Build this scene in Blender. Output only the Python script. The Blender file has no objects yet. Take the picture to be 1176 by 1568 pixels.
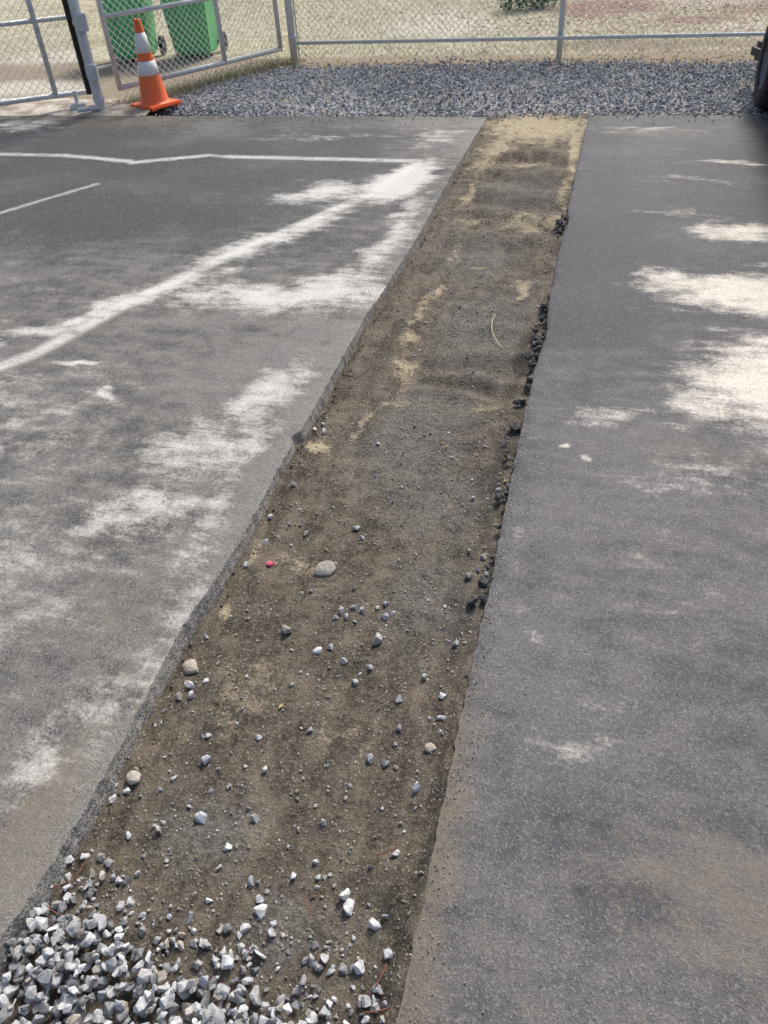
import bpy, bmesh, math, random
import numpy as np
from mathutils import Vector, Matrix
random.seed(7); rng=np.random.default_rng(7)
scene=bpy.context.scene
COL=scene.collection
# ------------------------------------------------------------ node helper
class Mat:
    def __init__(s,name):
        s.m=bpy.data.materials.new(name); s.m.use_nodes=True
        s.t=s.m.node_tree; s.t.nodes.clear()
        s.out=s.t.nodes.new('ShaderNodeOutputMaterial')
        s.b=s.t.nodes.new('ShaderNodeBsdfPrincipled')
        s.t.links.new(s.b.outputs[0],s.out.inputs[0])
        s._co=None
    def put(s,inp,v):
        if isinstance(v,bpy.types.NodeSocket): s.t.links.new(v,inp)
        elif v is not None:
            if isinstance(v,(tuple,list)) and inp.type=='RGBA' and len(v)==3: v=(*v,1)
            inp.default_value=v
    def n(s,typ,ins={},**props):
        x=s.t.nodes.new(typ)
        for k,v in props.items(): setattr(x,k,v)
        for k,v in ins.items(): s.put(x.inputs[k],v)
        return x
    def co(s):
        if s._co is None: s._co=s.n('ShaderNodeTexCoord').outputs['Object']
        return s._co
    def mapping(s,rot=(0,0,0),scale=(1,1,1),loc=(0,0,0)):
        return s.n('ShaderNodeMapping',{'Vector':s.co(),'Rotation':rot,'Scale':scale,'Location':loc}).outputs[0]
    def noise(s,scale,detail=4,rough=.55,vec=None,dist=0):
        return s.n('ShaderNodeTexNoise',{'Vector':vec or s.co(),'Scale':scale,'Detail':detail,'Roughness':rough,'Distortion':dist}).outputs[0]
    def vor(s,scale,feature='F1',vec=None,rnd=1):
        return s.n('ShaderNodeTexVoronoi',{'Vector':vec or s.co(),'Scale':scale,'Randomness':rnd},feature=feature)
    def math(s,op,a,b=0,c=0,clamp=False):
        x=s.n('ShaderNodeMath',{0:a,1:b,2:c},operation=op); x.use_clamp=clamp; return x.outputs[0]
    def add(s,a,b): return s.math('ADD',a,b)
    def mul(s,a,b): return s.math('MULTIPLY',a,b)
    def mr(s,v,a,b,c=0,d=1,smooth=True):
        return s.n('ShaderNodeMapRange',{0:v,1:a,2:b,3:c,4:d},interpolation_type='SMOOTHSTEP' if smooth else 'LINEAR').outputs[0]
    def mix(s,f,a,b,blend='MIX'):
        x=s.n('ShaderNodeMix',data_type='RGBA',blend_type=blend)
        s.put(x.inputs[0],f); s.put(x.inputs[6],a); s.put(x.inputs[7],b); return x.outputs[2]
    def attr(s,name,o='Fac'): return s.n('ShaderNodeAttribute',attribute_name=name).outputs[o]
    def sepx(s,c,i=0): return s.n('ShaderNodeSeparateColor',{0:c}).outputs[i]
    def bump(s,h,dist,strength=1,normal=None):
        x=s.n('ShaderNodeBump',{'Height':h,'Distance':dist,'Strength':strength})
        if normal: s.put(x.inputs['Normal'],normal)
        return x.outputs[0]
    def fin(s,col=None,rough=None,metal=None,normal=None,spec=None):
        if col is not None: s.put(s.b.inputs['Base Color'],col)
        if rough is not None: s.put(s.b.inputs['Roughness'],rough)
        if metal is not None: s.put(s.b.inputs['Metallic'],metal)
        if normal is not None: s.put(s.b.inputs['Normal'],normal)
        if spec is not None: s.put(s.b.inputs['Specular IOR Level'],spec)
        return s.m
# ------------------------------------------------------------ numpy noise
def _h(i,j,s):
    a=(i*374761393+j*668265263+s*1442695041).astype(np.int64)&0xffffffff
    a=((a^(a>>13))*1274126177)&0xffffffff
    a=(a^(a>>16))&0xffffffff
    return a/4294967295.0
def vn(x,y,s=0):
    x=np.asarray(x,float); y=np.asarray(y,float)
    i=np.floor(x).astype(np.int64); j=np.floor(y).astype(np.int64); u=x-i; v=y-j
    u=u*u*(3-2*u); v=v*v*(3-2*v)
    return (_h(i,j,s)*(1-u)+_h(i+1,j,s)*u)*(1-v)+(_h(i,j+1,s)*(1-u)+_h(i+1,j+1,s)*u)*v
def fbm(x,y,f,o=4,s=0,g=.5):
    r=0;a=1;t=0
    for k in range(o):
        r=r+a*vn(np.asarray(x)*f+13.7*k,np.asarray(y)*f-7.1*k,s+k); t+=a; a*=g; f*=2.03
    return r/t-.5
def ss(a,b,x):
    t=np.clip((np.asarray(x,float)-a)/(b-a),0,1); return t*t*(3-2*t)
def blobs(x,y,L,warp=.12,wf=5,soft=.1):
    wx=x+fbm(x,y,wf,4,51)*warp*2; wy=y+fbm(x,y,wf,4,77)*warp*2
    m=np.zeros_like(x)
    for cx,cy,rx,ry,a,st in L:
        a=math.radians(a); dx=wx-cx; dy=wy-cy
        u=(dx*math.cos(a)+dy*math.sin(a))/rx; v=(-dx*math.sin(a)+dy*math.cos(a))/ry
        m=np.maximum(m,st*(1-ss(soft,1.45,np.sqrt(u*u+v*v))))
    return m
def segdist(x,y,segs):
    d=np.full_like(x,9.)
    for ax,ay,bx,by,w in segs:
        vx,vy=bx-ax,by-ay
        t=np.clip(((x-ax)*vx+(y-ay)*vy)/(vx*vx+vy*vy),0,1)
        d=np.minimum(d,np.hypot(x-ax-t*vx,y-ay-t*vy)+w)
    return d
# ------------------------------------------------------------ mesh helpers
def link(o):
    COL.objects.link(o); return o
def mesh_np(name,V,F,mat,attrs={},smooth=False):
    F=np.asarray(F,np.int32); k=F.shape[1]
    me=bpy.data.meshes.new(name)
    me.vertices.add(len(V)); me.vertices.foreach_set('co',np.asarray(V,np.float32).ravel())
    me.loops.add(F.size); me.loops.foreach_set('vertex_index',F.ravel())
    me.polygons.add(len(F)); me.polygons.foreach_set('loop_start',np.arange(0,F.size,k,dtype=np.int32))
    me.polygons.foreach_set('use_smooth',np.full(len(F),smooth))
    me.update(calc_edges=True); me.validate()
    for a,v in attrs.items():
        at=me.attributes.new(a,'FLOAT','POINT'); at.data.foreach_set('value',np.asarray(v,np.float32).ravel())
    me.materials.append(mat)
    return link(bpy.data.objects.new(name,me))
def gridfaces(nx,ny):
    i=np.arange(ny-1)[:,None]*nx+np.arange(nx-1)[None]
    i=i.ravel(); return np.stack([i,i+1,i+1+nx,i+nx],1)
def from_bm(name,bm,mat,smooth=False,parent=None):
    me=bpy.data.meshes.new(name); bmesh.ops.recalc_face_normals(bm,faces=bm.faces); bm.to_mesh(me); bm.free()
    for p in me.polygons: p.use_smooth=smooth
    me.materials.append(mat); o=link(bpy.data.objects.new(name,me))
    if parent: o.parent=parent
    return o
def tube(bm,a,b,r,seg=12,cap=True):
    a=Vector(a);b=Vector(b);d=b-a;q=d.to_track_quat('Z','Y')
    M=Matrix.Translation((a+b)/2)@q.to_matrix().to_4x4()
    bmesh.ops.create_cone(bm,cap_ends=cap,segments=seg,radius1=r,radius2=r,depth=d.length,matrix=M)
def box(bm,c,s,rz=0,bev=0):
    r=bmesh.ops.create_cube(bm,size=1,matrix=Matrix.Translation(c)@Matrix.Rotation(rz,4,'Z')@Matrix.Diagonal((*s,1)))
    if bev:
        es=list({e for v in r['verts'] for e in v.link_edges})
        bmesh.ops.bevel(bm,geom=es,offset=bev,segments=2,affect='EDGES')
def lathe(bm,prof,seg=48,M=Matrix()):
    rings=[]
    for r,z in prof:
        rings.append([bm.verts.new(M@Vector((r*math.cos(2*math.pi*k/seg),r*math.sin(2*math.pi*k/seg),z))) for k in range(seg)])
    for A,B in zip(rings,rings[1:]):
        for k in range(seg): bm.faces.new((A[k],A[(k+1)%seg],B[(k+1)%seg],B[k]))
def empty(name,loc=(0,0,0)):
    o=link(bpy.data.objects.new(name,None)); o.location=loc; return o
# ------------------------------------------------------------ materials
def asphalt(name,dark,light,dustc,bluish,speck=.42,rlo=.7,wear=0):
    M=Mat(name)
    n1=M.noise(1.3,4,.6); n2=M.noise(11,7,.7); n3=M.noise(75,4,.7)
    st=M.noise(4,5,.68,M.mapping(rot=(0,0,math.radians(25)),scale=(1,3.2,1)))
    vo=M.vor(260); vr=M.sepx(vo.outputs['Color'])
    n2c=M.add(n2,-.5); n3c=M.add(n3,-.5); stc=M.add(st,-.5)
    tone=M.add(M.attr('tone'),M.add(M.mul(n2c,1.3),M.add(M.mul(M.add(n1,-.5),1.5),M.mul(stc,1.2))))
    tone=M.add(tone,M.mul(n3c,.3))
    base=M.mix(M.mr(tone,0,1),dark,light)
    base=M.mix(M.mr(n1,.42,.7,0,.35),base,bluish)
    base=M.mix(M.mul(M.mr(vr,.74,1),speck),base,(.42,.41,.39))
    base=M.mix(M.mul(M.mr(vr,.28,0),.5),base,(.03,.03,.032))
    so=M.mr(M.add(M.attr('soil'),M.add(M.mul(n2c,1.1),M.mul(n3c,.7))),.25,1.0)
    base=M.mix(M.mul(so,.7),base,M.mix(n3,(.11,.09,.065),(.25,.208,.158)))
    d=M.add(M.attr('dust'),M.add(M.mul(n2c,1.2),M.mul(stc,1.4)))
    d=M.add(d,M.mul(n3c,.85))
    df=M.mr(d,.22,1.08)
    col=M.mix(M.mul(df,.92),base,dustc)
    col=M.mix(M.mul(M.mul(M.mr(vr,.35,0),.45),df),col,dark)
    p=M.add(M.attr('paint'),M.add(M.mul(n3c,.04),M.add(M.mul(n2c,.10),M.mul(stc,.07))))
    pf=M.mul(M.mr(p,.068,.014),M.mr(M.add(M.add(st,M.mul(n3c,.9)),M.mul(n2c,.8)),.28,.62,.28,.80))
    col=M.mix(pf,col,(.66,.65,.61))
    col=M.mix(M.mul(M.mr(M.attr('side'),.3,1),.75),col,M.mix(M.mr(vr,.2,.95),(.085,.082,.076),(.40,.38,.36)))
    rough=M.mr(df,0,1,rlo,.95)
    h=M.add(vo.outputs['Distance'],M.mul(n3,.6))
    return M.fin(col,rough,normal=M.bump(h,.0018,.6),spec=.25)
mat_asL=asphalt('asphalt_weathered',(.052,.052,.054),(.215,.205,.187),(.66,.645,.60),(.125,.132,.14),.36)
mat_asR=asphalt('asphalt_dark',(.040,.043,.054),(.138,.131,.129),(.80,.745,.66),(.080,.086,.112),.24,.62)
def soil():
    M=Mat('trench_soil')
    n1=M.noise(2.5,4,.6); n2=M.noise(14,6,.68); n3=M.noise(90,5,.72)
    st=M.noise(9,5,.65,M.mapping(scale=(1.8,.45,1)))
    vo=M.vor(95); vr=M.sepx(vo.outputs['Color']); vf=M.vor(230); vg=M.sepx(vf.outputs['Color'],1)
    n2c=M.add(n2,-.5); n3c=M.add(n3,-.5)
    c=M.mix(M.mr(M.add(M.mul(n2,.5),M.mul(st,.6)),.40,.72),(.058,.047,.036),(.225,.190,.145))
    c=M.mix(M.mr(n3,.42,.75,0,.6),c,(.29,.25,.195))
    g=M.mr(M.add(M.attr('grey'),M.mul(n2c,.9)),.1,.9)
    c=M.mix(M.mul(g,.65),c,M.mix(M.mr(n3,.3,.7),(.085,.082,.077),(.275,.262,.243)))
    sd=M.mr(M.add(M.attr('sand'),M.add(M.mul(n2c,1.5),M.mul(n3c,1.4))),.30,1.02)
    c=M.mix(M.mul(sd,.88),c,M.mix(n3,(.42,.335,.20),(.74,.64,.45)))
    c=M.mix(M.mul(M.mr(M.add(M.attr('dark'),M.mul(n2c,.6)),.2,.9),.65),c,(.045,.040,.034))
    dot=M.mul(M.mr(vo.outputs['Distance'],.42,.25),M.mr(vr,.80,.86))
    dot2=M.mul(M.mr(vf.outputs['Distance'],.5,.3),M.mr(vg,.72,.8))
    c=M.mix(M.mul(dot,.75),c,M.mix(vg,(.2,.19,.18),(.55,.52,.48)))
    c=M.mix(M.mul(dot2,.5),c,(.42,.39,.33))
    h=M.add(M.mul(n3,2.2),M.mul(dot,.7))
    return M.fin(c,.93,normal=M.bump(h,.007,1),spec=.25)
mat_soil=soil()
def stone(name,cols,fine=1,dirt=0):
    M=Mat(name); sh=M.attr('shade'); ti=M.attr('tint')
    n=M.noise(120*fine,4,.7)
    c=M.mix(sh,cols[0],cols[1]); c=M.mix(M.mul(ti,.8),c,cols[2])
    c=M.mix(M.mr(n,.3,.75,0,.4),c,(.10,.10,.10)); c=M.mix(M.mr(n,.50,.25,0,.3),c,(.8,.8,.8))
    if dirt:
        n4=M.noise(38,4,.65); c=M.mix(M.mul(M.mr(n4,.50,.68),dirt),c,(.17,.14,.105))
    return M.fin(c,.82,normal=M.bump(n,.004,.8),spec=.35)
mat_grav=stone('crushed_rock',[(.13,.142,.155),(.84,.85,.86),(.52,.44,.35)],1,.35)
mat_gravfar=stone('crushed_rock_blue',[(.15,.168,.19),(.66,.68,.70),(.50,.44,.36)])
mat_peb=stone('pebble',[(.17,.165,.155),(.62,.60,.55),(.44,.36,.26)])
mat_black=stone('asphalt_chunk',[(.022,.022,.023),(.10,.10,.10),(.07,.065,.06)])
def simple(name,c,rough=.5,metal=0,nsc=20,var=.25,bump=.001,dirt=None,dz=None):
    M=Mat(name); n=M.noise(nsc,5,.65)
    col=M.mix(M.mr(n,.35,.7,0,var),c,tuple(k*.55 for k in c))
    if dirt: col=M.mix(M.mul(M.mr(n,.48,.75),.6),col,dirt)
    return M.fin(col,M.mr(n,.3,.7,max(rough-.1,.05),min(rough+.15,1)),metal,M.bump(n,bump,.5))
mat_galv=simple('galvanized_steel',(.66,.68,.69),.5,.15,14,.3,.0008,(.46,.45,.42))
mat_wire=simple('galvanized_wire',(.78,.79,.79),.5,.0,14,.15)
mat_blk=simple('black_plastic',(.02,.02,.022),.5)
mat_orange=simple('orange_pvc',(.92,.17,.045),.5,0,25,.10,.0008,(.60,.20,.10))
mat_white=simple('reflective_white',(.82,.82,.80),.4,0,30,.1,.0005,(.6,.58,.53))
mat_bin=simple('green_plastic',(.11,.50,.18),.5,0,12,.2)
mat_rub=simple('tyre_rubber',(.03,.03,.03),.85,0,30,.2,.002,(.16,.13,.09))
mat_car=simple('dark_car_paint',(.06,.063,.07),.3,.3,5,.1,.0001)
mat_trim=simple('bumper_plastic',(.05,.047,.044),.6,0,20,.2,.0005,(.16,.13,.09))
mat_glass=simple('tinted_glass',(.01,.012,.014),.08,0,3,0,.0001)
mat_rim=simple('alloy_rim',(.42,.42,.43),.35,.8)
mat_lamp=simple('lamp_lens',(.6,.6,.6),.15)
# ------------------------------------------------------------ terrain sheets
def groundmat():
    M=Mat('dry_grass_ground')
    n2=M.noise(5,6,.65); n3=M.noise(45,4,.7); sc=M.noise(9,5,.6,M.mapping(scale=(1,2.5,1)))
    n2c=M.mul(M.add(n2,-.5),.8)
    c=M.mix(M.mr(n2,.35,.7),(.38,.35,.23),(.60,.55,.42))
    c=M.mix(M.mr(n3,.4,.7,0,.4),c,(.25,.24,.14))
    c=M.mix(M.mr(sc,.50,.75,0,.8),c,(.66,.61,.50))
    c=M.mix(M.mul(M.mr(M.add(M.attr('mulch'),n2c),.3,.7),.95),c,M.mix(n3,(.17,.105,.075),(.54,.38,.30)))
    c=M.mix(M.mul(M.mr(M.add(M.attr('pale'),n2c),.35,.8),.9),c,M.mix(n3,(.46,.42,.35),(.70,.65,.57)))
    c=M.mix(M.mul(M.mr(M.add(M.attr('dirt'),n2c),.3,.7),.95),c,M.mix(n3,(.14,.11,.075),(.46,.39,.29)))
    return M.fin(c,.95,normal=M.bump(n3,.02,.8),spec=.15)
xs=np.concatenate([[-300,-120,-50,-25],np.arange(-14,8,.1),[8,12,20,50,120,300]])
ys=np.concatenate([[-300,-100,-30,-10],np.arange(-4,18,.1),[18,22,30,50,120,300]])
X,Yg=np.meshgrid(xs,ys); x=X.ravel(); y=Yg.ravel()
z=-.11+.05*fbm(x,y,.6,4,3)*ss(9,11,y)+ss(8.9,9.8,y)*.09+ss(12,16,y)*.1
z=np.maximum(z,-.11+ .10*ss(6.98,7.05,y)*ss(-4.0,-4.5,x))
mul=blobs(x,y,[(-.2,12.9,1.0,.8,0,1),(.9,11.8,.9,.5,0,.7),(2.5,13,2,1.5,0,.8),(-.3,14.5,2,1.2,0,.8)],.2,2)
pale=blobs(x,y,[(-2.4,12,1.1,1.6,20,.9),(1.2,13.5,1.4,.8,0,.7),(-6.2,8.2,1.2,.7,0,1.0),(1.4,11.2,1.5,.4,0,.6),(-7,10,1.5,1,0,.7)],.2,2)
dirt=np.maximum(1-ss(9.55,10.05,y+.3*fbm(x,y,2,3,9)),blobs(x,y,[(-5,8.6,.8,1.2,0,.9),(0.2,10.3,1.6,.5,0,.8),(1.5,10.2,1.6,.4,0,.8),(-6.8,11,1.5,.6,0,.6)],.2,2))
dirt=dirt*(1-.8*pale)
mesh_np('ground',np.stack([x,y,z],1),gridfaces(len(xs),len(ys)),groundmat(),{'mulch':mul,'pale':pale,'dirt':dirt},True)
# ------------------------------------------------------------ slabs
def edgeL(y):
    e=np.interp(y,[-3,.4,.52,.7,.85,1.02,1.24,1.4,1.65,2.0,2.15,2.21,2.27,2.64,3.26,3.44,4.23,5.36,6.95],
        [-.99,-.99,-.978,-.974,-.977,-.986,-1.002,-.988,-.978,-.992,-.998,-1.016,-.992,-1.0,-1.008,-.998,-.982,-1.0,-.99])
    return e+.004*fbm(y,y*0,6,2,5)+.009*fbm(y,y*0,50,3,6)
def edgeR(y):
    return -.18+.006*fbm(y,y*0,5,3,15)+.010*fbm(y,y*0,40,3,16)+.02*np.exp(-((y-3.15)/.22)**2)+.018*np.exp(-((y-4.6)/.12)**2)
def slab(name,side,mat,xs_off,dust_sheenL,segs,tonef,soilf,dustf,yfar=6.96):
    ys=np.concatenate([[-6,-4,-2,-1],np.arange(-.5,3,.01),np.arange(3,yfar,.02),[yfar,yfar+.012]])
    nx=len(xs_off); ny=len(ys)
    off=np.tile(xs_off,(ny,1)); Yy=np.tile(ys[:,None],(1,nx))
    e=(edgeL if side<0 else edgeR)(ys)[:,None]
    fade=np.exp(-off/.06)
    e0=np.interp(ys,[-3,.52,.7,1.24,1.65,3.26,4.23,5.36,7],[-.99,-.978,-.974,-1.0,-.98,-1.006,-.982,-1.0,-.99])[:,None] if side<0 else np.full((ny,1),-.18)
    Xx=(e*fade+e0*(1-fade))+side*off
    jag=.05*fbm(Xx,Xx*0+3,3,4,31)
    Yy=np.where(Yy>yfar-.1,Yy+jag*ss(yfar-.1,yfar,Yy),Yy)
    Z=.006*fbm(Xx,Yy,.9,3,2)+.0022*fbm(Xx,Yy,12,3,8)
    Z-=.003*np.exp(-off/.010)+ np.exp(-off/.02)*.006*np.clip(fbm(Xx,Yy,30,2,9)*2,0,1)
    Z[-1,:]=-.1
    x=Xx.ravel();y=Yy.ravel();z=Z.ravel()
    V=np.stack([x,y,z],1); F=gridfaces(nx,ny)
    if side<0: F=F[:,::-1]
    dust=np.maximum(blobs(x,y,dust_sheenL,.14,4),0)+dustf(x,y); paint=segdist(x,y,segs) if segs else np.full_like(x,9.)
    tone=tonef(x,y); so=soilf(x,y); sd=np.zeros_like(x)
    K=9; base=len(V)
    zz=np.concatenate([[0],np.linspace(0,-.1,K)[1:]])
    WV=[];
    for k,zk in enumerate(zz):
        yy=ys; xx=Xx[:,0]+(0 if k==0 else side*( .007*fbm(yy,yy*0+k*.35,40,3,41)+.004*fbm(yy,yy*0+k*.2,9,3,44)) - side*.10*(-zk)*(1.8 if side<0 else .35))
        WV.append(np.stack([xx,Yy[:,0],np.full(ny,zk)+Z[:,0]*(1 if k<3 else 0)],1))
    WV=np.concatenate(WV); V=np.concatenate([V,WV])
    FF=[]
    for k in range(K-1):
        prev=base+k*ny+np.arange(ny); cur=prev+ny
        q=np.stack([prev[:-1],prev[1:],cur[1:],cur[:-1]],1)
        if side<0: q=q[:,::-1]
        FF.append(q[:-1])
    F=np.concatenate([F]+FF); nw=len(WV)
    pad=lambda a,v:np.concatenate([a,np.full(nw,v)])
    lowest=np.repeat(np.linspace(.0,.45,K),ny)
    return mesh_np(name,V,F,mat,{'dust':np.concatenate([dust,.55-lowest*.6]),'paint':pad(paint,9),'tone':pad(tone,.8),
        'soil':np.concatenate([so,lowest]),'side':pad(sd,1)},True)
offL=np.concatenate([[0,.004,.009,.015,.022],np.arange(.03,4.6,.02),[4.7,5,5.5,6,7,9,12]])
dL=[(-1.28,5.25,.24,.5,-20,1.5),(-1.75,4.95,.42,.25,20,1.0),(-1.25,3.5,.38,.32,15,1.0),(-1.6,3.4,.55,.2,10,1.0),(-1.12,4.3,.14,.9,0,.8),
 (-1.17,2.5,.16,.32,-10,.85),(-1.33,2.05,.25,.28,-20,.7),(-1.15,2.1,.14,.35,0,.68),(-1.40,1.68,.25,.13,10,.8),(-1.12,1.75,.12,.45,0,.55),
 (-1.11,.97,.09,.15,0,.65),(-1.16,.78,.09,.17,0,.62),(-1.04,1.3,.06,.7,0,.5),(-1.85,2.37,.08,.03,0,1.05),(-2.19,2.6,.16,.05,0,1.0),(-2.75,3.33,.05,.2,0,.5),
 (-2.3,3.15,.9,.13,52,.85),(-1.8,4.2,.9,.16,60,.85),(-1.6,1.3,.4,.6,0,.4),(-2.4,2.1,.9,.6,0,.42),(-3.3,3.0,.5,.3,0,.45),(-2.2,6.3,.8,.12,5,.5),(-1.3,6.3,.25,.4,0,.55),(-5.2,6.6,.6,.3,0,.7)]
A=[(-2.9,1.9),(-2.5,2.51),(-2.41,2.66),(-2.25,3.2),(-2.02,3.77),(-1.68,4.48),(-1.47,4.92),(-1.29,5.62)]
segs=[(*A[i],*A[i+1],-.002) for i in range(len(A)-1)]
segs+=[(-6,5.72,-4.2,5.70,.006),(-4.2,5.70,-3.55,5.58,.004),(-3.9,4.3,-3.5,5.02,.022),(-3.5,5.55,-2.98,5.76,.0),(-2.98,5.76,-2.8,5.74,.02),(-2.8,5.74,-1.3,5.70,.002)]
def toneL(x,y):
    t=.62-.46*ss(3.4,4.8,y)*ss(-1.3,-2.0,x)-.22*ss(3.2,4.2,y)+.25*ss(6.0,6.6,y)
    t-=blobs(x,y,[(-3.2,4.1,.7,.5,20,.25),(-3.6,5.2,.8,.25,5,.2),(-1.9,5.4,.3,.2,0,.3),(-1.8,2.9,.5,.15,20,.12),(-1.45,.95,.25,.2,0,.15),(-2.0,1.6,.3,.2,0,.15)],.15,3)
    return t+.2*np.exp(-((-1.0-x)/.1)**2)
def soilL(x,y): return np.clip(.42*ss(3.2,1.0,y)+ .35*ss(6.6,6.95,y)+blobs(x,y,[(-1.09,.62,.08,.3,0,.4),(-2.6,3.3,.4,.25,0,.35),(-1.15,1.75,.03,.02,0,.8),(-4.5,6.7,1.5,.3,0,.6),(-4,4.6,1,.6,0,.3),(-2.9,2.8,.6,.3,0,.3)],.1,4),0,1)
slab('asphalt_pavement',-1,mat_asL,offL,dL,segs,toneL,soilL,lambda x,y:-.02+0*x)
offR=np.concatenate([[0,.004,.009,.015,.022],np.arange(.03,2.4,.02),[2.5,3,4,6,9,14]])
dR=[(.75,3.70,.58,.28,-5,1.25),(.50,3.84,.34,.15,0,1.05),(.80,2.88,.46,.52,-8,1.25),(.50,2.66,.28,.16,0,.8),(.82,4.5,.32,.22,0,1.1),(.45,4.75,.4,.07,5,.55),(.22,2.5,.26,.08,0,.6),(.5,2.2,.45,.18,10,.5),
 (-.0,2.25,.05,.022,0,1.15),(.06,2.2,.025,.02,0,.9),(.03,1.12,.12,.09,0,.38),(.6,5.4,.6,.06,0,.6),(.85,5.75,.4,.08,0,.8),(.2,6.6,.6,.1,0,.55),(.95,3.3,.3,.9,0,1.0),(-.13,1.7,.03,.6,0,.3),(.5,1.7,.7,.5,0,.2)]  # dust patches; the faint near blob beside the trench is a painted-in sheen
arc=[(-.1,4.55,.15,4.95,0),(.15,4.95,.5,5.08,0),(.5,5.08,1.0,4.95,0)]; arc2=[(-.1,4.2,.2,4.6,0),(.2,4.6,.6,4.78,0),(-.15,5.8,1.2,6.05,0)]
def toneR(x,y):
    t=.70-.42*ss(2.7,3.9,y)-.15*ss(2.4,3.0,y)+.2*ss(6,6.8,y)
    t-=blobs(x,y,[(.0,3.2,.25,.9,0,.3),(.05,4.6,.3,.8,0,.3),(.25,.75,.12,.08,10,.5),(.45,1.0,.25,.05,-10,.45),(.1,.95,.2,.15,0,.25),(.6,1.3,.3,.15,0,.25)],.12,4)
    t-=.25*np.exp(-(segdist(x,y,arc)/.05)**2)+.2*np.exp(-(segdist(x,y,arc2)/.06)**2)
    return t
def soilR(x,y):
    return np.clip(.45*ss(-.09,-.15,x)*ss(1.4,1.0,y)+.36*ss(1.6,.5,y)+.35*np.exp(-((x+.18)/.012)**2)+.25*ss(6.3,6.95,y)+blobs(x,y,[(.5,2.3,.5,.2,0,.5),(.28,6.5,.5,.12,0,.65),(.1,1.85,.06,.03,0,.6),(.4,.85,.3,.2,0,.4)],.1,4),0,1)
slab('asphalt_pavement',1,mat_asR,offR,dR,None,toneR,soilR,lambda x,y:-.10+0*x,7.02)
# ------------------------------------------------------------ trench floor
def zf(x,y):
    x=np.asarray(x,float); y=np.asarray(y,float); t=(x+.99)/.81
    z=-.050+.030*fbm(x,y,3,4,21)+.018*fbm(x,y,14,4,22)+.009*fbm(x,y,55,3,23)
    z=z-.008*ss(.35,.05,t)*ss(2.2,1.5,y)
    near=ss(1.9,1.2,y)*ss(.15,.45,y)
    z=z+near*ss(.82,1.0,t+.12*fbm(x,y,7,3,24))*.038
    z=z-near*.012*np.exp(-((t-.955-.03*fbm(y,y*0,4,2,33))/.012)**2)
    z=z+ss(5.6,7.0,y)*.035
    z=z+ss(.05,0,t)*.014*(.5+fbm(y,x*0,4,3,25)*2)
    z=z+ss(.86,1.0,t)*.02*ss(1.5,2.5,y)*(.6+fbm(y,x*0,5,3,26)*2)
    w=ss(3.9,4.5,y)*ss(6.4,5.9,y)
    z=z+w*.022*np.sin(y*2*math.pi/.42+fbm(x,y,2,2,27)*3+x*2)*ss(.05,.3,t)
    z=z+ss(2.5,2.8,y)*ss(3.5,3.1,y)*.016*np.sin(y*2*math.pi/.21+x*4+fbm(x,y,3,2,29)*9)*ss(.3,.7,t)
    z=z-.014*np.exp(-((t-.33-.08*fbm(y,y*0,1.5,2,30))/.035)**2)*ss(2.2,2.8,y)*ss(5,4.5,y)
    z=z-.009*np.exp(-((t-.62-.06*fbm(y,y*0,1.5,2,34))/.03)**2)*ss(1.6,2.2,y)*ss(5,4.5,y)
    z=np.minimum(z,.001+.010*fbm(x,y,22,3,28))
    z=z-np.clip(x+.172,0,.1)*np.where(y>1.5,1.5,.5)
    return z-np.clip(-1.0-x,0,.1)*.5-ss(.55,.3,y)*.035
xs=np.arange(-1.05,-.05,.008); ys=np.concatenate([np.arange(-1.2,2.6,.008),np.arange(2.6,7.15,.014)])
X,Yg=np.meshgrid(xs,ys);x=X.ravel();y=Yg.ravel()
sand=blobs(x,y,[(-.55,6.75,.5,.5,0,1.15),(-.8,6.2,.16,.8,-8,.8),(-.22,6.1,.06,1.0,0,1.15),(-.55,5.9,.25,.08,0,.7),(-.4,4.68,.30,.12,0,.8),(-.24,5.2,.04,.4,0,.75),(-.75,4.68,.16,.06,0,.75),(-.84,5.2,.04,.4,0,.7),(-.76,4.2,.035,.25,0,.65),
 (-.77,3.5,.04,.4,-8,.75),(-.77,3.15,.07,.1,0,.8),(-.73,2.85,.045,.25,5,.75),(-.73,2.6,.16,.04,15,.7),(-.79,2.4,.025,.22,-10,.7),(-.33,3.72,.05,.2,0,.7),(-.94,2.24,.05,.06,0,.95),(-.78,1.62,.10,.06,-20,.75),(-.92,1.37,.03,.07,30,.8),(-.93,1.6,.03,.15,0,.6),(-.58,3.98,.06,.03,0,.7),(-.33,2.6,.10,.06,0,.6),
 (-.45,1.05,.14,.07,0,.45),(-.75,1.1,.14,.2,0,.42),(-.5,3.6,.3,.8,0,.2)],.05,9)
grey=blobs(x,y,[(-.55,2.35,.25,.4,0,.8),(-.4,2.0,.22,.3,0,.65),(-.45,3.3,.25,.5,0,.65),(-.35,1.55,.18,.25,0,.6),(-.72,.75,.14,.12,0,.7),(-.5,5.2,.3,.5,0,.6),(-.6,4.1,.28,.4,0,.6),(-.45,.6,.15,.1,0,.6)],.08,5)
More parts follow.
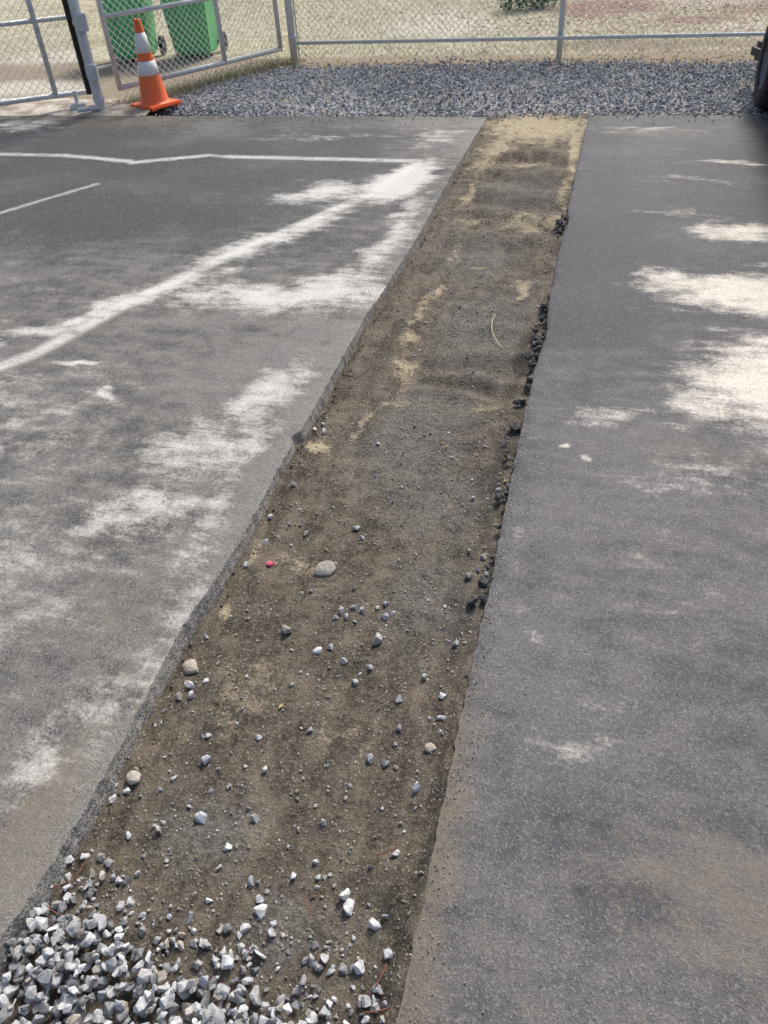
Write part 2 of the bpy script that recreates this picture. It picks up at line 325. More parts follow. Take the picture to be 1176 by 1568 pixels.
dark=blobs(x,y,[(-.22,3.1,.06,.35,0,1),(-.22,4.5,.04,.2,0,.9),(-.24,2.2,.05,.6,0,.8),(-.25,1.5,.05,.4,0,.7),(-.5,5.35,.3,.1,0,.6),(-.98,3,.02,3,0,.7),(-.6,1.25,.15,.1,0,.5),(-.45,.8,.15,.08,0,.6),(-.205,.8,.02,.35,0,.8),(-.85,2.9,.08,.5,0,.5),(-.8,.9,.1,.1,0,.4),(-.45,2.75,.2,.08,0,.5),(-.35,1.8,.1,.12,0,.4),(-.48,2.4,.02,.7,3,.5)],.05,7)  # dark soil; thin strip along left wall foot is wall shadow painted in
grey=np.clip(grey+.08+.15*ss(1.5,3,y),0,1)
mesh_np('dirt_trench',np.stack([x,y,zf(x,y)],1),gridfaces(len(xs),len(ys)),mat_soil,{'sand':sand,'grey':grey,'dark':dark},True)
# ------------------------------------------------------------ stones
def hullvar(n,seed,flat=(1,.8,.65),bev=.06,sub=False):
    r=np.random.default_rng(seed); bm=bmesh.new()
    for _ in range(n):
        v=r.normal(size=3); v/=np.linalg.norm(v); v*=r.uniform(.8,1.0)
        bm.verts.new((v[0]*.5*flat[0],v[1]*.5*flat[1],v[2]*.5*flat[2]))
    g=bmesh.ops.convex_hull(bm,input=bm.verts)
    bmesh.ops.delete(bm,geom=[v for v in bm.verts if not v.link_faces],context='VERTS')
    bmesh.ops.dissolve_limit(bm,angle_limit=.25,verts=bm.verts,edges=bm.edges)
    if bev: bmesh.ops.bevel(bm,geom=list(bm.edges),offset=bev*.5,segments=1,affect='EDGES',clamp_overlap=True)
    if sub: bmesh.ops.subdivide_edges(bm,edges=bm.edges,cuts=1,use_grid_fill=True,smooth=.6)
    bmesh.ops.triangulate(bm,faces=bm.faces); bm.verts.ensure_lookup_table()
    V=np.array([v.co[:] for v in bm.verts]); F=np.array([[v.index for v in f.verts] for f in bm.faces]); bm.free()
    return V,F
VA=[hullvar(10+k%5,100+k,(1,.8,.55+.15*(k%3)),.05) for k in range(30)]
VR=[hullvar(40,300+k,(1,.85,.7),.04,True) for k in range(8)]
VS=[hullvar(9,200+k,(1,.8,.65),0) for k in range(16)]
def rot(N,tilt=None):
    q=rng.normal(size=(N,4)); 
    q/=np.linalg.norm(q,axis=1)[:,None]; w,x,y,z=q.T
    return np.stack([1-2*(y*y+z*z),2*(x*y-w*z),2*(x*z+w*y),2*(x*y+w*z),1-2*(x*x+z*z),2*(y*z-w*x),2*(x*z-w*y),2*(y*z+w*x),1-2*(x*x+y*y)],1).reshape(N,3,3)
def scatter(name,VAR,P,S,mat,shade,tint,tilt=None,smooth=False):
    N=len(P); R=rot(N,tilt); vi=rng.integers(0,len(VAR),N); Vs=[];Fs=[];A=[];B=[];o=0
    for k,(V,F) in enumerate(VAR):
        s=np.where(vi==k)[0]
        if not len(s): continue
        W=np.einsum('nij,nvj->nvi',R[s],V[None]*S[s][:,None,None])+P[s][:,None]
        Vs.append(W.reshape(-1,3)); Fs.append((F[None]+(np.arange(len(s))*len(V))[:,None,None]+o).reshape(-1,3)); o+=len(s)*len(V)
        A.append(np.repeat(shade[s],len(V))); B.append(np.repeat(tint[s],len(V)))
    return mesh_np(name,np.concatenate(Vs),np.concatenate(Fs),mat,{'shade':np.concatenate(A),'tint':np.concatenate(B)},smooth)
def front(x): return .46+np.interp(x,[-.99,-.88,-.75,-.6,-.4,-.2],[.03,.055,.02,-.01,-.02,-.03])+.05*fbm(x,x*0,7,2,61)
P=[];S=[]
for lay in range(3):
    p=.0235
    for gx in np.arange(-1.0,-.13,p):
        for gy in np.arange(-.9,.6,p):
            xx=gx+random.uniform(-.012,.012); yy=gy+random.uniform(-.012,.012)
            d=front(np.array(xx))-yy
            if d<0: continue
            if lay==2 and d<.04: continue
            if lay==1 and d<.01: continue
            if xx>-.185 and lay>0 and random.random()<.8: continue
            if xx>-.165 : continue
            if xx<edgeL(np.array(yy))+.008: continue
            if random.random()<.12: continue
            s=random.choice([.018,.024,.028,.032,.036,.042])*random.uniform(.85,1.15)
            P.append((xx,yy,float(zf(xx,yy))+.010+lay*.015+min(d,.15)*.07)); S.append(s)
P=np.array(P);S=np.array(S)
sh=np.clip(rng.beta(1.1,1.25,len(P)),0,1); ti=(rng.random(len(P))<.10)*rng.uniform(.3,1,len(P))
scatter('crushed_gravel',VA,P,S,mat_grav,sh,ti)
L=[(-.35,.68,.040,1,0),(-.33,.655,.038,1,0),(-.72,.77,.034,.95,0),(-.77,.91,.032,.9,0),(-.51,.61,.036,.95,0),(-.54,.5,.038,1,0),(-.25,.94,.026,1,0),(-.27,.63,.034,1,0),(-.28,.55,.03,.9,0),
(-.48,.53,.034,.9,0),(-.47,.57,.028,.7,.0),(-.23,.58,.026,.8,0),(-.24,.52,.022,.9,0),(-.23,.49,.024,.6,0),(-.25,.65,.02,.6,0),(-.95,1.82,.026,.95,0),(-.94,1.58,.024,.95,0),(-.92,1.7,.024,.7,0),(-.80,1.76,.026,.7,.4),(-.97,2.35,.024,1,0),(-.93,2.35,.03,.9,0),(-.95,2.4,.02,.8,0),(-.93,2.0,.03,.4,.5),
(-.92,1.12,.032,.9,0),(-.90,1.09,.026,.7,.3),(-.93,1.08,.03,.6,.5),(-.88,1.14,.02,.9,0),(-.95,.77,.028,.9,0),(-.93,.80,.022,.9,0),(-.97,.61,.028,.95,0),(-.95,.58,.024,.8,.3),(-.98,.55,.026,.95,0),(-.94,.63,.024,.7,0),(-.8,.98,.022,.5,0),(-.67,1.0,.02,.5,0),
(-.59,1.46,.024,.6,0),(-.56,1.48,.022,.5,0),(-.57,1.44,.026,.8,0),(-.53,1.47,.02,.4,0),(-.49,1.49,.022,.9,0),(-.46,1.46,.026,.8,0),(-.44,1.48,.022,.7,0),(-.47,1.51,.02,.5,0),(-.60,1.43,.02,.3,0),(-.54,1.43,.018,.6,0),
(-.61,1.3,.03,.9,0),(-.58,1.32,.026,.6,0),(-.53,1.28,.026,.6,0),(-.48,1.22,.028,.5,0),(-.45,1.27,.024,.4,0),(-.46,1.36,.04,.4,.3),(-.72,1.35,.04,.3,.4),(-.23,1.7,.026,.3,0),(-.22,1.76,.028,.35,0),(-.25,1.66,.034,.4,.3),(-.20,1.68,.022,.6,0),(-.27,1.78,.022,.5,0),
(-.55,1.05,.022,.3,0),(-.35,1.18,.026,.4,0),(-.24,1.2,.026,.9,0),(-.23,1.13,.026,.95,0),(-.30,1.27,.024,.6,.3),(-.38,1.0,.028,.5,0),(-.34,1.0,.026,.4,0),(-.33,1.1,.02,.3,0),(-.62,.92,.022,.9,0),(-.6,.8,.03,.5,0),(-.63,.72,.024,.9,0),(-.44,.82,.022,.4,0),(-.47,.69,.026,.9,0),(-.43,.73,.02,.6,0),(-.55,.66,.026,.6,0),(-.6,.52,.03,.5,0),(-.65,.56,.03,.4,0),(-.26,.78,.022,.8,0),(-.83,.85,.024,.6,0),(-.80,.72,.026,.5,0),(-.87,.7,.022,.9,0),
(-.52,.63,.022,.95,0),(-.22,2.1,.03,.3,0),(-.3,2.05,.024,.5,.3),(-.24,1.38,.03,.3,.2),(-.55,2.05,.02,.5,.5),(-.3,2.35,.022,.4,.4),(-.65,1.82,.03,.5,0),(-.62,1.78,.022,.8,0),(-.6,3.5,.022,.5,0),(-.48,3.0,.02,.4,0),(-.7,2.3,.02,.4,0)]
P=[];S=[];sh=[];ti=[]
for a,b,s,c,d in L:
    P.append((a,b-.015,float(zf(a,b-.015))+s*.24));S.append(s*1.2);sh.append(c);ti.append(d)
for _ in range(560):
    yy=.45+random.random()**1.6*4.6; xx=random.uniform(-.97,-.2)
    s=random.uniform(.006,.019); P.append((xx,yy,float(zf(xx,yy))+s*.2));S.append(s);sh.append(random.random()**1.2);ti.append(random.random()**2)
for _ in range(130):
    xx=random.uniform(-.97,-.2); yy=float(front(np.array(xx)))+abs(random.gauss(0,.05)); s=random.uniform(.012,.034)
    P.append((xx,yy,float(zf(xx,yy))+s*.2));S.append(s);sh.append(random.random());ti.append(random.random()**4)
scatter('loose_stones',VA,np.array(P),np.array(S),mat_grav,np.array(sh)*.9,np.array(ti))
def one(name,x,y,s,sh,ti,flat=1,mat=mat_peb,V=None,sink=.2):
    V,F=V or VR[random.randrange(8)]; W=V*s*np.array([1,1,flat]); a=random.uniform(0,6.28)
    W=W@np.array([[math.cos(a),math.sin(a),0],[-math.sin(a),math.cos(a),0],[0,0,1]])
    W=W+np.array([x,y,float(zf(x,y))+s*flat*sink])
    return mesh_np(name,W,F,mat,{'shade':np.full(len(W),sh),'tint':np.full(len(W),ti)},True)
one('cobble',-.945,1.165,.064,.75,.75,.8)
one('cobble',-.69,1.60,.085,.22,.3,.5,V=VR[5],sink=.15)
one('cobble',-.925,.815,.046,.85,.6,.85,V=VR[2])
one('cobble',-.24,1.03,.034,.7,.9,.8)
one('pink_stone',-.87,1.59,.028,.5,0,.8,simple('pink_paint',(.80,.12,.20),.6))
N=9500; yy=.42+rng.random(N)**1.3*5.5; xx=rng.uniform(-.975,-.15,N); s=.002+rng.random(N)**4*.011
scatter('grit',VS,np.stack([xx,yy,zf(xx,yy)+s*.2],1),s,mat_peb,rng.random(N),rng.random(N)**1.5)
N=2200; yy=.4+rng.random(N)*2.2; xx=-.175+rng.exponential(.03,N); s=.0015+rng.random(N)**3*.006
scatter('grit',VS,np.stack([xx,yy,np.full(N,.002)],1),s,mat_peb,rng.random(N)*.5,rng.random(N))
N=900; yy=.4+rng.random(N)*3.5; xx=edgeL(yy)-rng.exponential(.12,N); s=.0015+rng.random(N)**4*.006
scatter('grit',VS,np.stack([xx,yy,np.full(N,.003)],1),s,mat_peb,rng.random(N),rng.random(N)**3)
P=[];S=[]
for cy,sp,n in [(3.15,.20,46),(4.6,.12,28),(3.45,.06,8),(2.2,.5,18),(1.6,.5,12)]:
    for _ in range(n):
        yy=random.gauss(cy,sp); xx=-.198+random.gauss(0,.016); s=random.choice([.012,.018,.03,.045,.06])*random.uniform(.8,1.1)
        P.append((xx,yy,-.028+random.random()*.024));S.append(s)
for _ in range(90):
    yy=random.uniform(.5,6.5); xx=float(edgeL(np.array(yy)))+random.uniform(.015,.04); s=random.uniform(.006,.018)
    P.append((xx,yy,float(zf(xx,yy))+.004));S.append(s)
scatter('asphalt_crumbs',VA,np.array(P),np.array(S),mat_black,rng.random(len(P)),rng.random(len(P)))
def gravbase():
    M=Mat('gravel_bed'); v=M.vor(34); n=M.noise(3,4,.6); r=M.sepx(v.outputs['Color'])
    c=M.mix(r,(.12,.13,.145),(.48,.50,.53)); c=M.mix(M.mul(M.mr(v.outputs['Distance'],.3,.7),.7),c,(.06,.06,.06))
    c=M.mix(M.mr(n,.5,.75,0,.6),c,(.26,.21,.15))
    return M.fin(c,.9,normal=M.bump(v.outputs['Distance'],-.02,1))
def farnear(x): return 7.0+.14*fbm(x,x*0,2.2,4,81)+np.interp(x,[-4.6,-3.9,-3.4,-3.0,-1,1.5],[.35,.28,.1,.02,0,.0])
def farfar(x): return 9.15+.35*fbm(x,x*0,1.5,3,82)+np.interp(x,[-4.4,-3.8,-3.3,-2.5,8],[-1.0,-.3,0,.05,.1])
def gz(x,y): return -.03+.05*fbm(x,y,1.3,3,83)+.02*fbm(x,y,6,2,84)+.03*ss(7,7.5,y)
xs=np.arange(-4.5,8,.06); v=np.linspace(0,1,50); X,Vv=np.meshgrid(xs,v)
yn=farnear(X)-.03; Yg=yn+(farfar(X)+.05-yn)*Vv
Z=gz(X,Yg)-.03*(1-ss(0,.06,Vv))-.06*ss(.95,1,Vv)
mesh_np('gravel_bed',np.stack([X.ravel(),Yg.ravel(),Z.ravel()],1),gridfaces(len(xs),50),gravbase(),{},True)
N=26000; xx=rng.uniform(-4.4,3.2,N); yy=rng.uniform(6.85,9.6,N)
k=(yy>farnear(xx)+rng.exponential(.04,N)-.05)&(yy<farfar(xx)+rng.normal(size=N)*.10)&(xx>-4.45+(yy-7)*.33+.12*rng.random(N))&(rng.random(N)<.75+.6*fbm(xx,yy,1.1,2,86)*1.6); xx=xx[k];yy=yy[k];N=len(xx)
s=rng.uniform(.02,.044,N)
shf=np.clip(rng.beta(1.4,1.5,N)+.35*fbm(xx,yy,1.2,3,85),0,1)
scatter('crushed_gravel',VS,np.stack([xx,yy,gz(xx,yy)+.008+rng.random(N)*.012],1),s,mat_gravfar,shf,(rng.random(N)<.14)*rng.random(N))
N=360; xx=rng.uniform(-4.5,1.4,N); yy=6.98-rng.exponential(.10,N); s=rng.uniform(.008,.022,N)
scatter('loose_stones',VS,np.stack([xx,yy,.004+s*.2],1),s,mat_gravfar,rng.random(N),rng.random(N)**3)
# ------------------------------------------------------------ leaf litter and grass
def leaves(name,N,fx,fy,fz,cols,smin=.02,smax=.05):
    M=Mat(name+'_mat'); sh=M.attr('shade'); m=M.fin(M.mix(sh,cols[0],cols[1]),.8)
    x=fx(N);y=fy(N,x);z=fz(x,y);a=rng.uniform(0,6.28,N);s=rng.uniform(smin,smax,N);w=s*rng.uniform(.35,.6,N)
    ca,sa=np.cos(a),np.sin(a); l=rng.uniform(.0,.5,N)*s
    pts=[]
    for u,v,h in [(-1,0,.1),(0,-1,.6),(1,0,.2),(0,1,.5)]:
        dx=u*s/2;dy=v*w/2; pts.append(np.stack([x+dx*ca-dy*sa,y+dx*sa+dy*ca,z+l*h+.003],1))
    V=np.stack(pts,1).reshape(-1,3); i=np.arange(N)*4
    F=np.concatenate([np.stack([i,i+1,i+2],1),np.stack([i,i+2,i+3],1)])
    return mesh_np(name,V,F,m,{'shade':np.repeat(rng.random(N),4)})
def gzz(x,y): return np.where(y<9.3,gz(x,y)+.02,-.01+0*x)
leaves('leaf_litter',1500,lambda n:rng.uniform(-4.2,2.6,n),lambda n,x:9.32+rng.normal(size=n)*.3,gzz,[(.13,.07,.035),(.55,.38,.22)])
leaves('leaf_litter',260,lambda n:rng.uniform(-3.6,1.6,n),lambda n,x:rng.uniform(7.1,9.2,n),gzz,[(.16,.08,.05),(.55,.36,.20)])
leaves('leaf_litter',2200,lambda n:rng.normal(size=n)*1.3+.2,lambda n,x:rng.uniform(10.6,15,n),lambda x,y:.02+.02*rng.random(len(x))+ss(12,16,y)*.1,[(.22,.12,.085),(.70,.50,.40)],.03,.08)
leaves('leaf_litter',40,lambda n:rng.uniform(-.97,-.2,n),lambda n,x:rng.uniform(.5,6,n),lambda x,y:zf(x,y)+.002,[(.10,.05,.025),(.42,.30,.15)],.01,.025)
def grass(name,N,fx,fy,fz,cols,hmin,hmax):
    M=Mat(name+'_mat'); m=M.fin(M.mix(M.attr('shade'),cols[0],cols[1]),.8)
    x=fx(N);y=fy(N,x);z=fz(x,y);h=rng.uniform(hmin,hmax,N);a=rng.uniform(0,6.28,N);w=.004+.003*rng.random(N);lx=rng.normal(size=N)*h*.9;ly=rng.normal(size=N)*h*.9
    V=np.stack([np.stack([x-w*np.cos(a),y-w*np.sin(a),z],1),np.stack([x+w*np.cos(a),y+w*np.sin(a),z],1),np.stack([x+lx,y+ly,z+h],1)],1).reshape(-1,3)
    i=np.arange(N)*3
    return mesh_np(name,V,np.stack([i,i+1,i+2],1),m,{'shade':np.repeat(rng.random(N),3)})
gnd=lambda x,y:-.11+ss(8.9,9.8,y)*.09+ss(12,16,y)*.1
grass('dry_grass',18000,lambda n:rng.uniform(-9,3,n),lambda n,x:9.8+rng.random(n)**1.2*5,gnd,[(.33,.32,.18),(.74,.69,.52)],.015,.05)
grass('dry_grass',5000,lambda n:rng.uniform(0,1,n),lambda n,x:rng.uniform(7.3,9.6,n),lambda x,y:-.02+0*x,[(.22,.21,.11),(.62,.56,.38)],.02,.08)
o=bpy.data.objects['dry_grass.001']
me=o.data; co=np.zeros(len(me.vertices)*3,np.float32); me.vertices.foreach_get('co',co); co=co.reshape(-1,3)
base=np.repeat(co[::3,1],3); off=np.repeat(rng.normal(size=len(co)//3)*.13,3)
co[:,0]=(co[:,0]-np.repeat(co[::3,0],3))-4.62+(base-7.3)*.40+off
me.vertices.foreach_set('co',co.ravel()); me.update()
M=Mat('shrub_leaf'); m_leaf=M.fin(M.mix(M.attr('shade'),(.05,.12,.03),(.30,.45,.13)),.6)
N=1300; u=rng.normal(size=(N,3)); u/=np.linalg.norm(u,axis=1)[:,None]; r=rng.random(N)**.4
cx=rng.choice([-.18,.1,.25],N); P=u*r[:,None]*np.array([.26,.26,.22])+np.stack([cx-1.35,13.1+cx*.4,.20+0*cx],1)
sz=rng.uniform(.02,.045,N); R=rot(N)
Q=np.array([[-1,0,0],[0,-.45,.1],[1,0,0],[0,.45,.1]])
W=np.einsum('nij,vj->nvi',R,Q)*sz[:,None,None]+P[:,None]; i=np.arange(N)*4
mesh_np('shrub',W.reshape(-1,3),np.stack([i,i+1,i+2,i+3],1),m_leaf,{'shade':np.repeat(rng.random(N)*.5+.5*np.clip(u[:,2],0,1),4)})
def twig(name,pts,r,mat):
    cu=bpy.data.curves.new(name,'CURVE'); cu.dimensions='3D'; cu.bevel_depth=r; cu.bevel_resolution=1
    sp=cu.splines.new('NURBS'); sp.points.add(len(pts)-1); sp.order_u=3; sp.use_endpoint_u=True
    for p,q in zip(sp.points,pts): p.co=(*q,1)
    cu.materials.append(mat); return link(bpy.data.objects.new(name,cu))
m_straw=simple('straw',(.50,.42,.30),.8); m_bark=simple('twig_bark',(.20,.08,.045),.8)
zz=lambda x,y:float(zf(x,y))+.008
twig('straw_stem',[(-.42,3.42,zz(-.42,3.42)+.004),(-.43,3.3,zz(-.43,3.3)+.004),(-.38,3.15,zz(-.38,3.15)+.004),(-.34,3.06,zz(-.34,3.06))],.0024,m_straw)
for a,b,l,t in [(-.97,.53,.06,.4),(-.93,.56,.05,1.2),(-.96,.5,.05,-.5),(-.3,.75,.05,.3),(-.24,.5,.05,1.0),(-.4,.6,.04,2.0),(-.25,.46,.05,.1)]:
    twig('dry_twig',[(a,b,zz(a,b)+.01),(a+l/2*math.cos(t),b+l/2*math.sin(t),zz(a,b)+.018),(a+l*math.cos(t+.3),b+l*math.sin(t+.3),zz(a,b)+.008)],.0014,m_bark)
# ------------------------------------------------------------ chain link
def chain(name,p0,p1,z0,z1,parent,pitch=.0707,r=.0026):
    p0=np.array(p0);p1=np.array(p1);L=np.linalg.norm(p1-p0);d=(p1-p0)/L;nrm=np.array([-d[1],d[0]]);H=z1-z0
    V=[];F=[]
    for sg in (1,-1):
        s0=np.arange(-H,L,pitch) if sg>0 else np.arange(0,L+H,pitch)
        for s in s0:
            a=0;b=H
            if sg>0: a=max(0,-s); b=min(H,L-s)
            else: a=max(0,s-L); b=min(H,s)
            if b-a<.02: continue
            A=(s+sg*a,z0+a);B=(s+sg*b,z0+b); o=len(V); off=sg*r*.9
            for q in (A,B):
                c=p0+d*q[0]+nrm*off
                for (u,w) in ((0,1.),(.87,-.5),(-.87,-.5)):
                    px=-sg*.707*w*r*1.0; pz=.707*w*r
                    V.append((c[0]+d[0]*px+nrm[0]*u*r,c[1]+d[1]*px+nrm[1]*u*r,q[1]+pz))
            F+=[(o,o+1,o+4,o+3),(o+1,o+2,o+5,o+4),(o+2,o,o+3,o+5)]
    ob=mesh_np(name,np.array(V),F,mat_wire,{},False); ob.parent=parent; return ob
fence=empty('chain_link_fence')
FY=9.42
bm=bmesh.new()
for px in (-3.55,-.6,2.4,5.4):
    tube(bm,(px,FY,-.1),(px,FY,1.85),.030 if px>-3 else .042,16)
    lathe(bm,[(.044,1.85),(.05,1.86),(.04,1.89),(.0,1.91)],16,Matrix.Translation((px,FY,0)))
    for zb in ((.22,.9,1.5) if px>-3 else (.25,.62,1.0,1.4)):
        lathe(bm,[(.032,zb-.012),(.036,zb-.012),(.036,zb+.012),(.032,zb+.012)] if px>-3 else [(.044,zb-.012),(.048,zb-.012),(.048,zb+.012),(.044,zb+.012)],16,Matrix.Translation((px,FY,0)))
from_bm('posts',bm,mat_galv,True,fence)
bm=bmesh.new(); tube(bm,(-3.5,FY-.045,.19),(8.4,FY-.045,.19),.018); tube(bm,(-3.5,FY-.045,1.8),(8.4,FY-.045,1.8),.02)
tube(bm,(-3.49,FY+.004,.03),(-3.49,FY+.004,1.8),.008)
from_bm('rails',bm,mat_galv,True,fence)
chain('mesh_fabric',(-3.5,FY),(8.4,FY),.02,1.8,fence)
def leaf(name,a,b,z0,z1,mids,stiles,meshz0):
    e=empty(name); a=Vector((*a,0));b=Vector((*b,0)); bm=bmesh.new(); Z=lambda h:Vector((0,0,h))
    for h in [z0,z1]+mids: tube(bm,a+Z(h),b+Z(h),.024 if h in(z0,z1) else .02)
    for t in [0,1]+stiles:
        p=a.lerp(b,t); tube(bm,p+Z(z0-.02),p+Z(z1+.02),.025)
    from_bm('frame',bm,mat_galv,True,e)
    chain('mesh_fabric',a.lerp(b,.01)[:2],b.lerp(a,.01)[:2],meshz0,z1,e)
    return e
leaf('chain_link_gate',(-4.62,7.42),(-3.68,9.36),.14,1.8,[.72],[.62],.0)
leaf('chain_link_gate',(-4.86,7.36),(-7.3,5.6),.13,1.8,[.74],[.12],.13)
gp=empty('gate_post'); bm=bmesh.new(); px,py=-4.71,7.16
tube(bm,(px,py,-.05),(px,py,1.95),.045,20); lathe(bm,[(.046,1.95),(.052,1.96),(.04,2.0),(0,2.02)],20,Matrix.Translation((px,py,0)))
for zb in (.1,.33,.72): lathe(bm,[(.046,zb-.02),(.053,zb-.02),(.053,zb+.02),(.046,zb+.02)],20,Matrix.Translation((px,py,0)))
box(bm,(px+.035,py-.045,.33),(.10,.07,.13),.3,.008); box(bm,(px+.05,py-.02,.72),(.09,.06,.14),.3,.008)
tube(bm,(px,py,.1),(px-.12,py+.2,.14),.012); tube(bm,(px,py,.34),(px+.08,py+.24,.34),.012); tube(bm,(px,py,.72),(px-.13,py+.2,.74),.012)
tube(bm,(px+.01,py-.052,.2),(px+.01,py-.052,.62),.006)
from_bm('post',bm,mat_galv,False,gp)
bm=bmesh.new(); tube(bm,(-4.80,7.17,.14),(-4.80,7.17,1.85),.026,14)
from_bm('rubber_stop',bm,mat_blk,True,gp)
bm=bmesh.new(); box(bm,(-4.98,7.2,.02),(.14,.10,.07),.5,.01); tube(bm,(-4.98,7.2,.03),(-4.98,7.2,.16),.018); tube(bm,(-4.86,7.0,.035),(-4.7,7.12,.035),.02)
from_bm('drop_rod_base',bm,mat_galv,False,gp)
def conc():
    M=Mat('dusty_concrete'); n=M.noise(4,6,.65); n2=M.noise(50,4,.65)
    c=M.mix(M.mr(M.add(n,M.mul(M.add(n2,-.5),.4)),.35,.65),(.20,.16,.12),(.55,.51,.44)); return M.fin(c,.9,normal=M.bump(n2,.005,.6))
xs=np.linspace(-12,-4.15,160); v=np.linspace(0,1,14); X,Vv=np.meshgrid(xs,v)
Yg=(6.93+.1*fbm(X,X*0,2,3,91))+Vv*(.35+.5*fbm(X,X*0+2,1.2,3,92)+np.interp(X,[-12,-5,-4.4,-4.15],[.7,.5,.2,.0])); Z=-.012+.03*np.sin(Vv*math.pi)+.01*fbm(X,Yg,9,3,93)
mesh_np('concrete_apron',np.stack([X.ravel(),Yg.ravel(),Z.ravel()],1),gridfaces(160,14),conc(),{},True)
# ------------------------------------------------------------ traffic cone
cone=empty('traffic_cone',(-4.22,7.33,.0)); cone.rotation_euler=(0.0,-.01,math.radians(-26))
H=.71
def rad(z): return .135-(.135-.028)*(z-.03)/(H-.03)
bm=bmesh.new(); box(bm,(0,0,.022),(.36,.36,.03),0,.012)
for sx in(-1,1):
    for sy in(-1,1): box(bm,(sx*.14,sy*.14,.004),(.05,.05,.012),0,.002)
from_bm('base',bm,mat_orange,False,cone)
bm=bmesh.new(); lathe(bm,[(.155,.038),(.14,.045),(rad(.06),.06),(rad(.25),.25),(rad(.262),.262),(rad(.41),.41),(rad(.6),.6),(.031,.695),(.029,.71),(.022,.712),(.02,.69),(.018,.6)])
from_bm('body',bm,mat_orange,True,cone)
for i,(a,b) in enumerate([(.27,.385),(.45,.605)]):
    bm=bmesh.new(); lathe(bm,[(rad(a),a),(rad(a)+.0025,a+.001),(rad(b)+.0025,b-.001),(rad(b),b)]); from_bm('collar_%d'%(i+1),bm,mat_white,True,cone)
# ------------------------------------------------------------ bins
def bin_(x,y,rz):
    e=empty('wheelie_bin',(x,y,gnd(np.array(x),np.array(y))+.02)); e.rotation_euler=(0,0,rz)
    bm=bmesh.new()
    lo=[(-.22,-.2),(.22,-.2),(.22,.22),(-.22,.22)]; hi=[(-.29,-.32),(.29,-.32),(.29,.30),(-.29,.30)]
    a=[bm.verts.new((u,v,.03)) for u,v in lo]; b=[bm.verts.new((u,v,.93)) for u,v in hi]
    bm.faces.new(a[::-1])
    for k in range(4): bm.faces.new((a[k],a[(k+1)%4],b[(k+1)%4],b[k]))
    bmesh.ops.bevel(bm,geom=[ed for ed in bm.edges if len(ed.link_faces)==2],offset=.03,segments=3,affect='EDGES')
    for zz_,g in ((.92,.64),(.86,.625)): box(bm,(0,-.01,zz_),(g,.665,.03),0,.008)
    for sx in (-.12,.12): box(bm,(sx,-.285,.5),(.03,.02,.5),0,.006)
    from_bm('body',bm,mat_bin,False,e)
    bm=bmesh.new(); box(bm,(0,-.01,.965),(.62,.68,.05),0,.022); box(bm,(0,-.36,.955),(.3,.04,.03),0,.01); tube(bm,(-.2,.36,.93),(.2,.36,.93),.016)
    from_bm('lid',bm,mat_bin,False,e)
    bm=bmesh.new()
    for sx in(-.27,.27): tube(bm,(sx-.025,.26,.1),(sx+.025,.26,.1),.1,20)
    tube(bm,(-.27,.26,.1),(.27,.26,.1),.012); from_bm('wheels',bm,mat_rub,False,e)
bin_(-5.72,9.75,.25); bin_(-5.0,9.95,.15)
# ------------------------------------------------------------ parked car (front towards +Y)
car=empty('parked_car',(2.025,8.12,0)); car.rotation_euler=(0,0,math.radians(-90))
secs=[(0.0,.58,.30,.50,.55,.50),(.05,.74,.22,.56,.63,.62),(.22,.86,.19,.62,.72,.70),(.6,.90,.19,.68,.80,.74),(1.15,.91,.19,.78,.92,.74),(1.75,.91,.19,.88,1.28,.62),(2.1,.91,.19,.90,1.43,.58),(2.9,.91,.19,.92,1.45,.58),(3.5,.90,.19,.93,1.30,.60),(3.95,.88,.2,.94,1.02,.66),(4.35,.82,.22,.85,.95,.66),(4.5,.66,.32,.7,.82,.55)]
bm=bmesh.new(); rings=[]
for X0,w,zb,zm,zt,wt in secs:
    pts=[(-w*.8,zb),(-w*.97,zb+.08),(-w,(zb+zm)/2),(-w*.97,zm),(-wt,zt-.02),(-wt*.7,zt),(0,zt+.02)]
    pts=pts+[(-p,q) for p,q in pts[-2::-1]]
    rings.append([bm.verts.new((X0,p,q)) for p,q in pts])
for A_,B_ in zip(rings,rings[1:]):
    for k in range(len(A_)-1): bm.faces.new((A_[k],A_[k+1],B_[k+1],B_[k]))
    bm.faces.new((A_[-1],A_[0],B_[0],B_[-1]))
bm.faces.new(rings[0][::-1]); bm.faces.new(rings[-1])
body=from_bm('body',bm,mat_car,True,car)
body.data.materials.append(mat_glass)
for p in body.data.polygons:
    c=p.center
    if 1.15<c.x<3.95 and c.z>.95 and not(2.1<c.x<2.9 and abs(c.y)<.5) and c.z<1.38: p.material_index=1
sm=body.modifiers.new('sub','SUBSURF'); sm.levels=2; sm.render_levels=2
bm=bmesh.new()
box(bm,(.06,0,.30),(.16,1.42,.16),0,.05); box(bm,(.035,0,.47),(.08,.7,.12),0,.02)
for s_ in(-1,1): box(bm,(.25,s_*.83,.27),(.5,.10,.14),-s_*.28,.04)
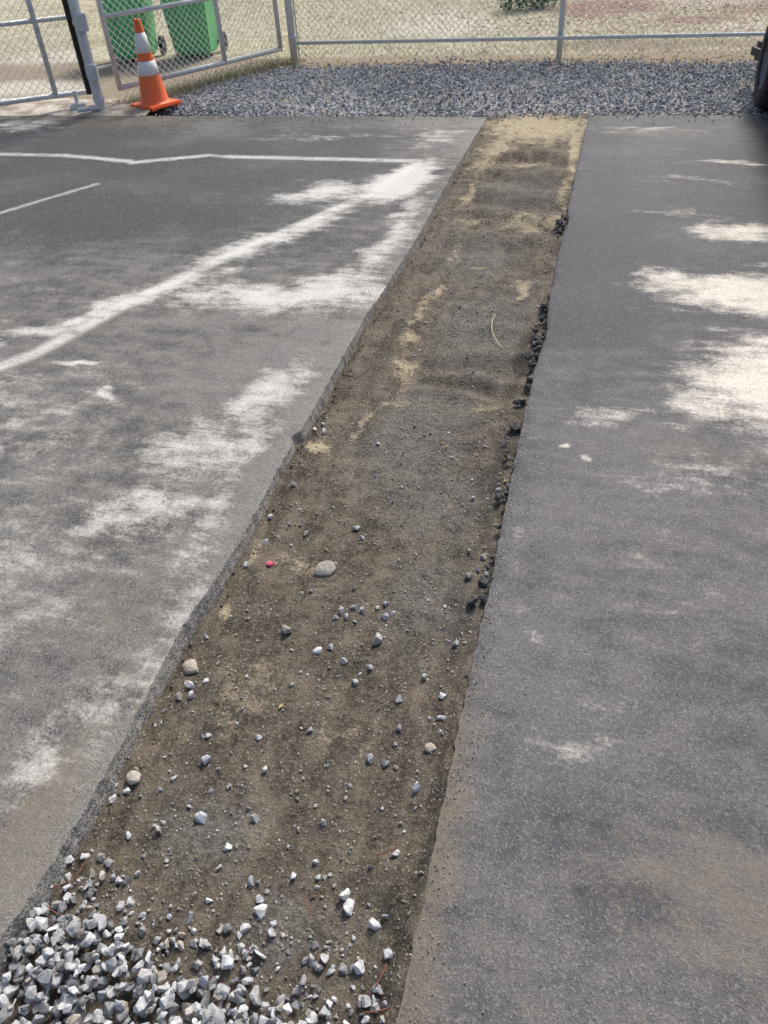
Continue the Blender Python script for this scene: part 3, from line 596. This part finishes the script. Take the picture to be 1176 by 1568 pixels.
from_bm('bumper',bm,mat_trim,False,car)
bm=bmesh.new()
for s_ in(-1,1): box(bm,(.14,s_*.69,.56),(.2,.28,.10),-s_*.5,.03)
from_bm('headlamps',bm,mat_lamp,False,car)
for wx in(.85,3.6):
    for s_ in(-1,1):
        MM=Matrix.Translation((wx,s_*.82,.33))@Matrix.Rotation(math.radians(90),4,'X')
        bm=bmesh.new(); lathe(bm,[(.2,-.11),(.29,-.115),(.325,-.09),(.33,0),(.325,.09),(.29,.115),(.2,.11)],40,MM); from_bm('tyre',bm,mat_rub,True,car)
        bm=bmesh.new(); lathe(bm,[(0,-.06),(.06,-.07),(.19,-.05),(.205,-.11),(.205,.11),(.19,.05),(.06,.07),(0,.06)],40,MM); from_bm('rim',bm,mat_rim,True,car)
# ------------------------------------------------------------ light, sky, camera
w=bpy.data.worlds.new('World'); scene.world=w; w.use_nodes=True
nt=w.node_tree; sky=nt.nodes.new('ShaderNodeTexSky'); sky.sky_type='NISHITA'; sky.sun_disc=False
EL=math.radians(50); AZ=math.radians(14)
sky.sun_elevation=EL; sky.sun_rotation=AZ; sky.dust_density=4.0; sky.ozone_density=1.0
bg=nt.nodes['Background']; bg.inputs[1].default_value=.15; nt.links.new(sky.outputs[0],bg.inputs[0])
sd=bpy.data.lights.new('sun','SUN'); sd.energy=3.3; sd.angle=math.radians(14); sd.color=(1,.95,.87)
so=link(bpy.data.objects.new('sun',sd))
dirv=Vector((math.sin(AZ)*math.cos(EL),math.cos(AZ)*math.cos(EL),math.sin(EL)))
so.rotation_euler=dirv.to_track_quat('Z','Y').to_euler()
cd=bpy.data.cameras.new('camera'); cam=link(bpy.data.objects.new('camera',cd)); cam.location=(0,0,1.6)
cam.rotation_euler=[math.radians(a) for a in (50.265,3.106,14.355)]
cd.sensor_fit='VERTICAL'; cd.sensor_height=36; cd.lens=36*1178/1568; cd.clip_start=.05; cd.clip_end=1000
scene.camera=cam
scene.view_settings.view_transform='Standard'; scene.view_settings.look='None'; scene.view_settings.exposure=0
